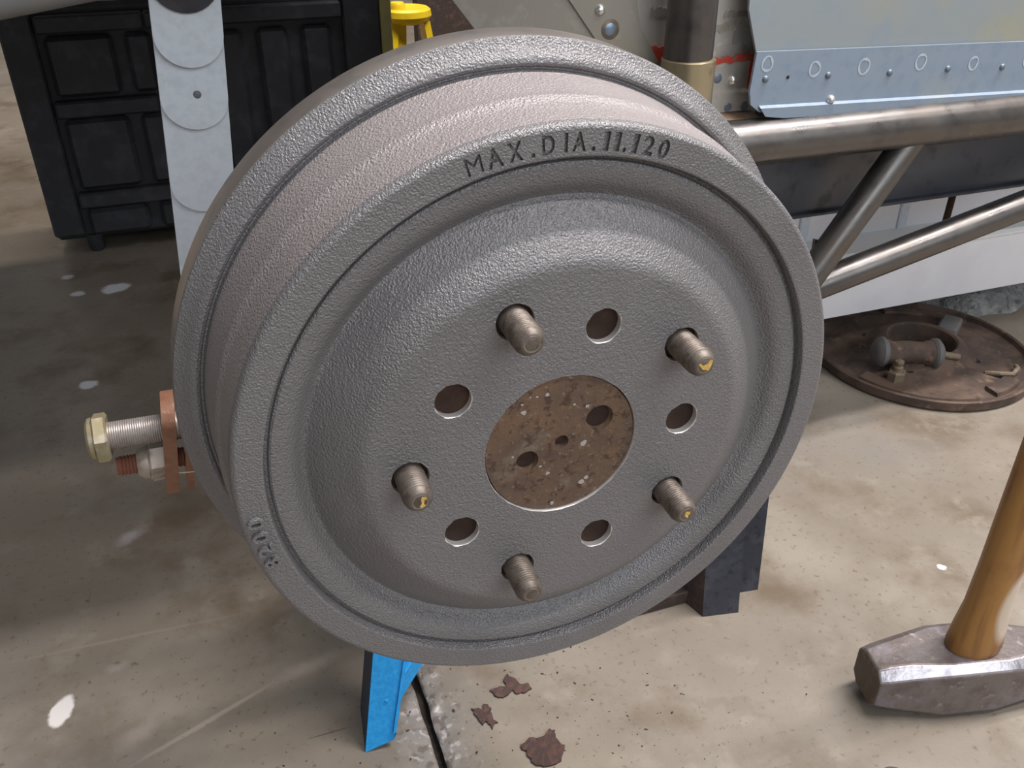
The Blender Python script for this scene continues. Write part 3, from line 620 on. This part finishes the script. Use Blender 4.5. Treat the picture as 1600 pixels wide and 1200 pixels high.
# ------------------------------------------------------------------ broken concrete lump beyond the plate
Vr = []; Fr = []; nx, nyy = 44, 20
for j in range(nyy):
    for i in range(nx):
        u = i / (nx - 1); v = j / (nyy - 1); x = .80 + .50 * u; y = .57 + .20 * v; e = max(0, min(1, 6 * u, 6 * (1 - u), 5 * v, 5 * (1 - v), (math.hypot(x - .731, y - .505) - .165) * 30)); q = Vector((x * 22, y * 22, 0))
        z = (.034 + .014 * noise.noise(q) + .014 * noise.noise(q * 2.3) + .008 * noise.noise(q * 5)) * e ** .5
        Vr.append((x + .01 * noise.noise(q + Vector((9, 0, 0))), y + .018 * noise.noise(q + Vector((0, 7, 0))), max(z, 0)))
Fr = [(j * nx + i, j * nx + i + 1, (j + 1) * nx + i + 1, (j + 1) * nx + i) for j in range(nyy - 1) for i in range(nx - 1)]
b0 = len(Vr)
tag(mesh('concrete_chunk', Vr, Fr, M_rock, origin=(1.05, .67, 0), smooth=60), 'rough broken grey concrete lying behind the rusty backing plate', 'concrete')

# ------------------------------------------------------------------ blue jack stand under the axle
js = thing('jack_stand', 'bright blue painted steel jack stand under the axle', 'jack stand', (0, .25, 0)); jt = Vector((0, .255, .20))
feet = [(-.078, .147), (.120, .285), (-.045, .372)]
for i, (fx, fy) in enumerate(feet):
    f0 = Vector((fx, fy, .0)); tp = Vector((jt.x + (fx - jt.x) * .22, jt.y + (fy - jt.y) * .22, .225)); d = (tp - f0).normalized()
    rad = Vector((fx - jt.x, fy - jt.y, 0)).normalized(); tan = Vector((-rad.y, rad.x, 0))
    if i == 0: tan = Vector((1, -.05, 0)).normalized()
    out = tan.cross(d).normalized(); out = out if out.dot(rad) > 0 else -out
    hw0, hw1 = .0125, .0185
    # angle-iron leg: a blue outer web and a returned flange on each side, one of them darker
    web = [f0 - tan * hw0 + Vector((0, 0, .0)), f0 + tan * (hw0 - .002) + Vector((0, 0, .007)), f0 + tan * hw0 + Vector((0, 0, .014)), tp + tan * hw1, tp - tan * hw1]
    lg = mesh('leg', *prism(web, -out * .0025), M_blue, js, smooth=0)
    for s in (-1, 1):
        e0 = f0 + tan * s * hw0 + (Vector((0, 0, .014)) if s > 0 else Vector()); e1 = tp + tan * s * hw1
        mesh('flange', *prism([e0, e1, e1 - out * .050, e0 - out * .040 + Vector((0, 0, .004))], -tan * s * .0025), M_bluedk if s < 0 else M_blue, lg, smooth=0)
for i in range(3):
    a = Vector((*feet[i], 0)); b = Vector((*feet[(i + 1) % 3], 0))
    p0 = a + (Vector((jt.x, jt.y, .22)) - a) * .13 ; p1 = b + (Vector((jt.x, jt.y, .22)) - b) * .42
    dd = (p1 - p0).normalized(); n2 = Vector((0, 0, 1)).cross(dd).normalized(); w2 = dd.cross(n2)
    mesh('brace', *oriented_box((p0 + p1) / 2, dd, n2, w2, (p1 - p0).length / 2, .002, .0095, .0005), M_blue, js, smooth=20)
mesh('column', *revolve((jt.x, jt.y, .15), (0, 0, 1), [(.024, 0), (.024, .10), (.017, .10), (.017, .15)], 28), M_blue, js)
Vs = [(jt.x + x, 0, .30 + z) for x, z in [(-.045, .026), (-.037, .030), (-.024, .004), (.024, .004), (.037, .030), (.045, .026), (.028, -.012), (-.028, -.012)]]
mesh('saddle', *prism([(x, jt.y - .02, z) for x, _, z in Vs], (0, .04, 0)), M_blue, js, smooth=20)

# ------------------------------------------------------------------ black steel stand to the right of the drum
bs = thing('steel_stand', 'black painted steel stand with square feet on the floor beside the drum', 'stand', (.245, .20, 0))
def post(name, x0, x1, y, zt, dx, dy, m, depth, zb=0):
    p0 = Vector((x0, y, zb)); p1 = Vector((x1, y - .006, zb)); sh = Vector((dx, dy, zt - zb)); bk = Vector((-.010, depth, 0))
    Vx = [p0, p1, p1 + bk, p0 + bk]; Vx = Vx + [q + sh for q in Vx]
    return mesh(name, Vx, [(3, 2, 1, 0), (4, 5, 6, 7), (0, 1, 5, 4), (1, 2, 6, 5), (2, 3, 7, 6), (3, 0, 4, 7)], [M_black, M_blackrust], bs, smooth=0, mi=[0, 0, 0, 0, 0, 1])
post('post', .2225, .2555, .185, .15, .006, .028, M_black, .034)
post('post', .2405, .288, .204, .15, .010, .026, M_black, .030)
mesh('base_bar', *box(.150, .235, .205, .222, 0, .014, .001), M_blackrust, bs, smooth=20)
mesh('top_plate', *box(.215, .290, .195, .262, .146, .156, .001), M_black, bs, smooth=20)

# ------------------------------------------------------------------ sledge hammer standing on its head
hm = thing('sledge_hammer', 'sledge hammer standing on its worn steel head with upright wooden handle', 'hammer', (.372, .043, 0))
ha = Vector((.975, -.22, 0)).normalized(); hs = Vector((.22, .975, 0)).normalized(); hc = Vector((.372, .0455, .0285))
hprof = []
def sect(t, w, h, c):   # octagon section: half width, half height, chamfer
    o = hc + ha * t
    return [o + hs * x + Vector((0, 0, z)) for x, z in [(-w, -h + c), (-w, h - c), (-w + c, h), (w - c, h), (w, h - c), (w, -h + c), (w - c, -h), (-w + c, -h)]]
secs = [(-.079, .0150, .0150, .006), (-.0775, .0185, .0195, .0075), (-.068, .0205, .0225, .0085), (-.052, .0225, .0255, .0085), (-.022, .0265, .0282, .0065), (.022, .0265, .0282, .0065), (.052, .0225, .0255, .0085), (.068, .0205, .0225, .0085), (.0775, .0185, .0195, .0075), (.079, .0150, .0150, .006)]
Vh = []; Fh = []; mih = []
for s in secs: Vh += sect(*s)
for i in range(len(secs) - 1):
    for k in range(8):
        k2 = (k + 1) % 8; Fh.append((i * 8 + k, i * 8 + k2, i * 8 + 8 + k2, i * 8 + 8 + k)); mih.append(2 if k in (1,) and 0 < i < 8 else (1 if i in (0, 8) else 0))
Fh += [tuple(range(7, -1, -1)), tuple(range(72, 80))]; mih += [1, 1]
hh = mesh('hammer_head', Vh, Fh, [M_hammer, M_hface, M_hedge], hm, smooth=25, mi=mih)
md = hh.modifiers.new('bevel', 'BEVEL'); md.width = .0016; md.segments = 2; md.limit_method = 'ANGLE'; md.angle_limit = math.radians(20)
Vw = []; Fw = []; hp = [(.045, .0205, .0135), (.0565, .0215, .0145), (.062, .0222, .0155), (.075, .0210, .0150), (.10, .0178, .0135), (.14, .0170, .0130), (.20, .0172, .0130), (.30, .0168, .0128), (.36, .0175, .0135), (.385, .0165, .0125), (.392, .010, .008)]
for z, a, b in hp:
    for k in range(28):
        t = 2 * PI * k / 28; Vw.append(Vector((.3735, .0425, z)) + ha * (a * math.cos(t)) + hs * (b * math.sin(t)))
Fw = [(i * 28 + k, i * 28 + (k + 1) % 28, i * 28 + 28 + (k + 1) % 28, i * 28 + 28 + k) for i in range(len(hp) - 1) for k in range(28)] + [tuple(range(len(Vw) - 28, len(Vw)))]
mesh('handle', Vw, Fw, M_wood, hm, smooth=50)
tag(mesh('socket', *revolve((.263, -.0165, 0), (0, 0, 1), [(.012, 0), (.0125, .001), (.0125, .017), (.0115, .019), (.0075, .019), (.0075, .008), (.0001, .008)], 32), M_black, origin=(.263, -.0165, 0), smooth=30), 'small dark steel socket on the floor in front of the hammer', 'socket')

# ------------------------------------------------------------------ black ribbed tank across the floor, yellow jack and brown board behind
tk = thing('plastic_tank', 'large black moulded plastic box with raised ribs standing beyond the car', 'plastic box', (-.10, 1.4, 0)); TX, TY = -.374, 1.24
mesh('tank_body', *box(TX, TX + .56, TY + .016, TY + .16, .022, .384, .006), M_plastic, tk, smooth=25)
def tbox(name, u0, u1, z0, z1, y0=-.0, y1=.017, b=.003): return mesh(name, *box(TX + u0, TX + u1, TY + y0, TY + y1, z0, z1, b), M_plastic, tk, smooth=25)
tbox('side_rib', .0, .046, .034, .374); tbox('side_rib', .50, .56, .045, .374)
for z0, z1 in ((.078, .103), (.222, .247), (.345, .370)): tbox('cross_rib', .050, .20, z0, z1, -.004)
tbox('cross_rib', .20, .498, .345, .370, -.004); tbox('cross_rib', .20, .498, .05, .075, -.004)
for z0, z1 in ((.030, .074), (.107, .218), (.252, .340)):
    tbox('raised_pad', .056, .150, z0, z1, .002, .018, .006); tbox('raised_pad', .168, .205, z0, z1, .003, .018, .006)
for i in range(4): tbox('bulge', .222 + .07 * i, .270 + .07 * i, .085, .335, .004, .018, .007)
for u in (.057, .52): mesh('foot', *revolve((TX + u, TY + .02, 0), (0, 0, 1), [(.010, 0), (.013, .008), (.014, .03)], 20), M_plastic, tk)
mesh('rear_foot', *box(TX + .05, TX + .51, TY + .11, TY + .15, 0, .045, .003), M_plastic, tk, smooth=20)
ob = mesh('edge_board', *box(TX + .561, TX + .580, TY + .0, TY + .16, 0, .40, .002), M_olive, tk, smooth=20); ob['label'] = 'olive yellow edge board'
yj = thing('trolley_jack', 'yellow painted jack with a round saddle behind the drum', 'jack', (.29, 1.80, 0)); jc = Vector((.2830, 1.46, .292))
mesh('saddle', *revolve(jc, (0, 0, 1), [(.0001, 0), (.030, 0), (.042, .006), (.0465, .014), (.045, .024), (.040, .028), (.02, .026), (.0001, .026)], 40), M_yellow, yj)
mesh('saddle_knob', *revolve(jc + Vector((-.020, -.012, .024)), (0, 0, 1), [(.015, 0), (.015, .010), (.012, .015), (.0001, .016)], 20), M_yellow, yj)
mesh('neck', *revolve(jc + Vector((-.022, 0, -.24)), (0, 0, 1), [(.020, 0), (.018, .20), (.020, .242)], 24), M_yellow, yj)
for s in (-1, 1):
    mesh('side_plate', *prism([jc + Vector((s * .030 - .003, -.02, .004)), jc + Vector((s * .030 - .003, .02, .004)), jc + Vector((s * .066, .06, -.27)), jc + Vector((s * .066, -.06, -.27))], (.012, 0, 0)), M_yellow, yj, smooth=0)
mesh('base', *box(.21, .38, 1.37, 1.53, 0, .03, .004), M_yellow, yj, smooth=20)
bb = tag(mesh('dark_board', *box(.36, .58, 1.70, 1.73, 0, .40, .003), M_blackrust, origin=(.47, 1.715, 0), smooth=20), 'dark brown board standing behind the yellow jack', 'board')

# ------------------------------------------------------------------ rust flakes and grit on the floor
def flake(c, shp, h, label, rot=0, sc=1.):
    ca, sa = math.cos(rot), math.sin(rot); random.seed(len(shp)); q2 = []
    for i, p in enumerate(shp):
        n = shp[(i + 1) % len(shp)]
        for t in (0, .34, .67): q2.append((p[0] + (n[0] - p[0]) * t + random.uniform(-.0011, .0011), p[1] + (n[1] - p[1]) * t + random.uniform(-.0011, .0011)))
    shp = q2
    poly = [Vector((c[0] + sc * (x * ca - y * sa), c[1] + sc * (x * sa + y * ca), h + .0002 * math.sin(9 * i))) for i, (x, y) in enumerate(shp)]
    cen = sum(poly, Vector()) / len(poly) + Vector((0, 0, .0003)); n = len(poly); Vf = poly + [cen] + [Vector((q.x, q.y, 0)) for q in poly]
    Ff = [(i, (i + 1) % n, n) for i in range(n)] + [(n + 1 + i, n + 1 + (i + 1) % n, (i + 1) % n, i) for i in range(n)] + [tuple(range(2 * n, n, -1))]
    return tag(mesh('rust_flake', Vf, Ff, M_flake, origin=(c[0], c[1], 0), smooth=0), label, 'flake', 'rust flakes under the drum')
flake((.034, .165), [(-.017, .001), (-.010, .004), (-.004, .003), (-.006, .012), (-.001, .017), (.004, .010), (.008, .005), (.015, .006), (.016, .001), (.010, -.003), (.004, -.004), (.001, .000), (-.006, -.007), (-.012, -.006)], .0016, 'forked reddish brown rust flake on the concrete under the drum', -.25)
flake((.0065, .149), [(-.011, .008), (-.003, .006), (.001, .011), (.005, .006), (.004, .0), (.008, -.008), (.004, -.013), (.001, -.006), (-.004, -.008), (-.007, -.001)], .0016, 'small ragged rust flake lying between the floor joint and the forked flake', -.2)
flake((.039, .103), [(-.018, .006), (-.010, .012), (-.002, .011), (.006, .019), (.011, .018), (.010, .010), (.015, .002), (.012, -.009), (.003, -.014), (-.009, -.012), (-.013, -.003)], .0018, 'largest dark brown rust flake on the concrete', -.25)
random.seed(21); Vg = []; Fg = []
for i in range(460):
    if i < 330: x = random.gauss(.075, .075); y = random.gauss(.135, .06)
    elif i < 390: x = random.gauss(-.06, .06); y = random.gauss(.16, .05)
    else: x = random.uniform(-.3, .62); y = random.uniform(.0, .42)
    if abs(x - JX) < .012: continue
    r = random.choice([.0002, .0003, .0003, .0004, .0005, .0008]) * random.uniform(.7, 1.3); n = len(Vg); a0 = random.uniform(0, PI); st = random.uniform(1, 2.2)
    for k in range(5):
        a = 2 * PI * k / 5; px, py = r * st * math.cos(a), r * math.sin(a); Vg.append((x + px * math.cos(a0) - py * math.sin(a0), y + px * math.sin(a0) + py * math.cos(a0), 0))
    Vg.append((x, y, r * .8)); Fg += [(n + k, n + (k + 1) % 5, n + 5) for k in range(5)]
gr = tag(mesh('grit', Vg, Fg, M_crumb, origin=(.075, .135, 0), smooth=0), 'fine dark rust grit scattered over the concrete floor', 'grit'); gr['kind'] = 'stuff'
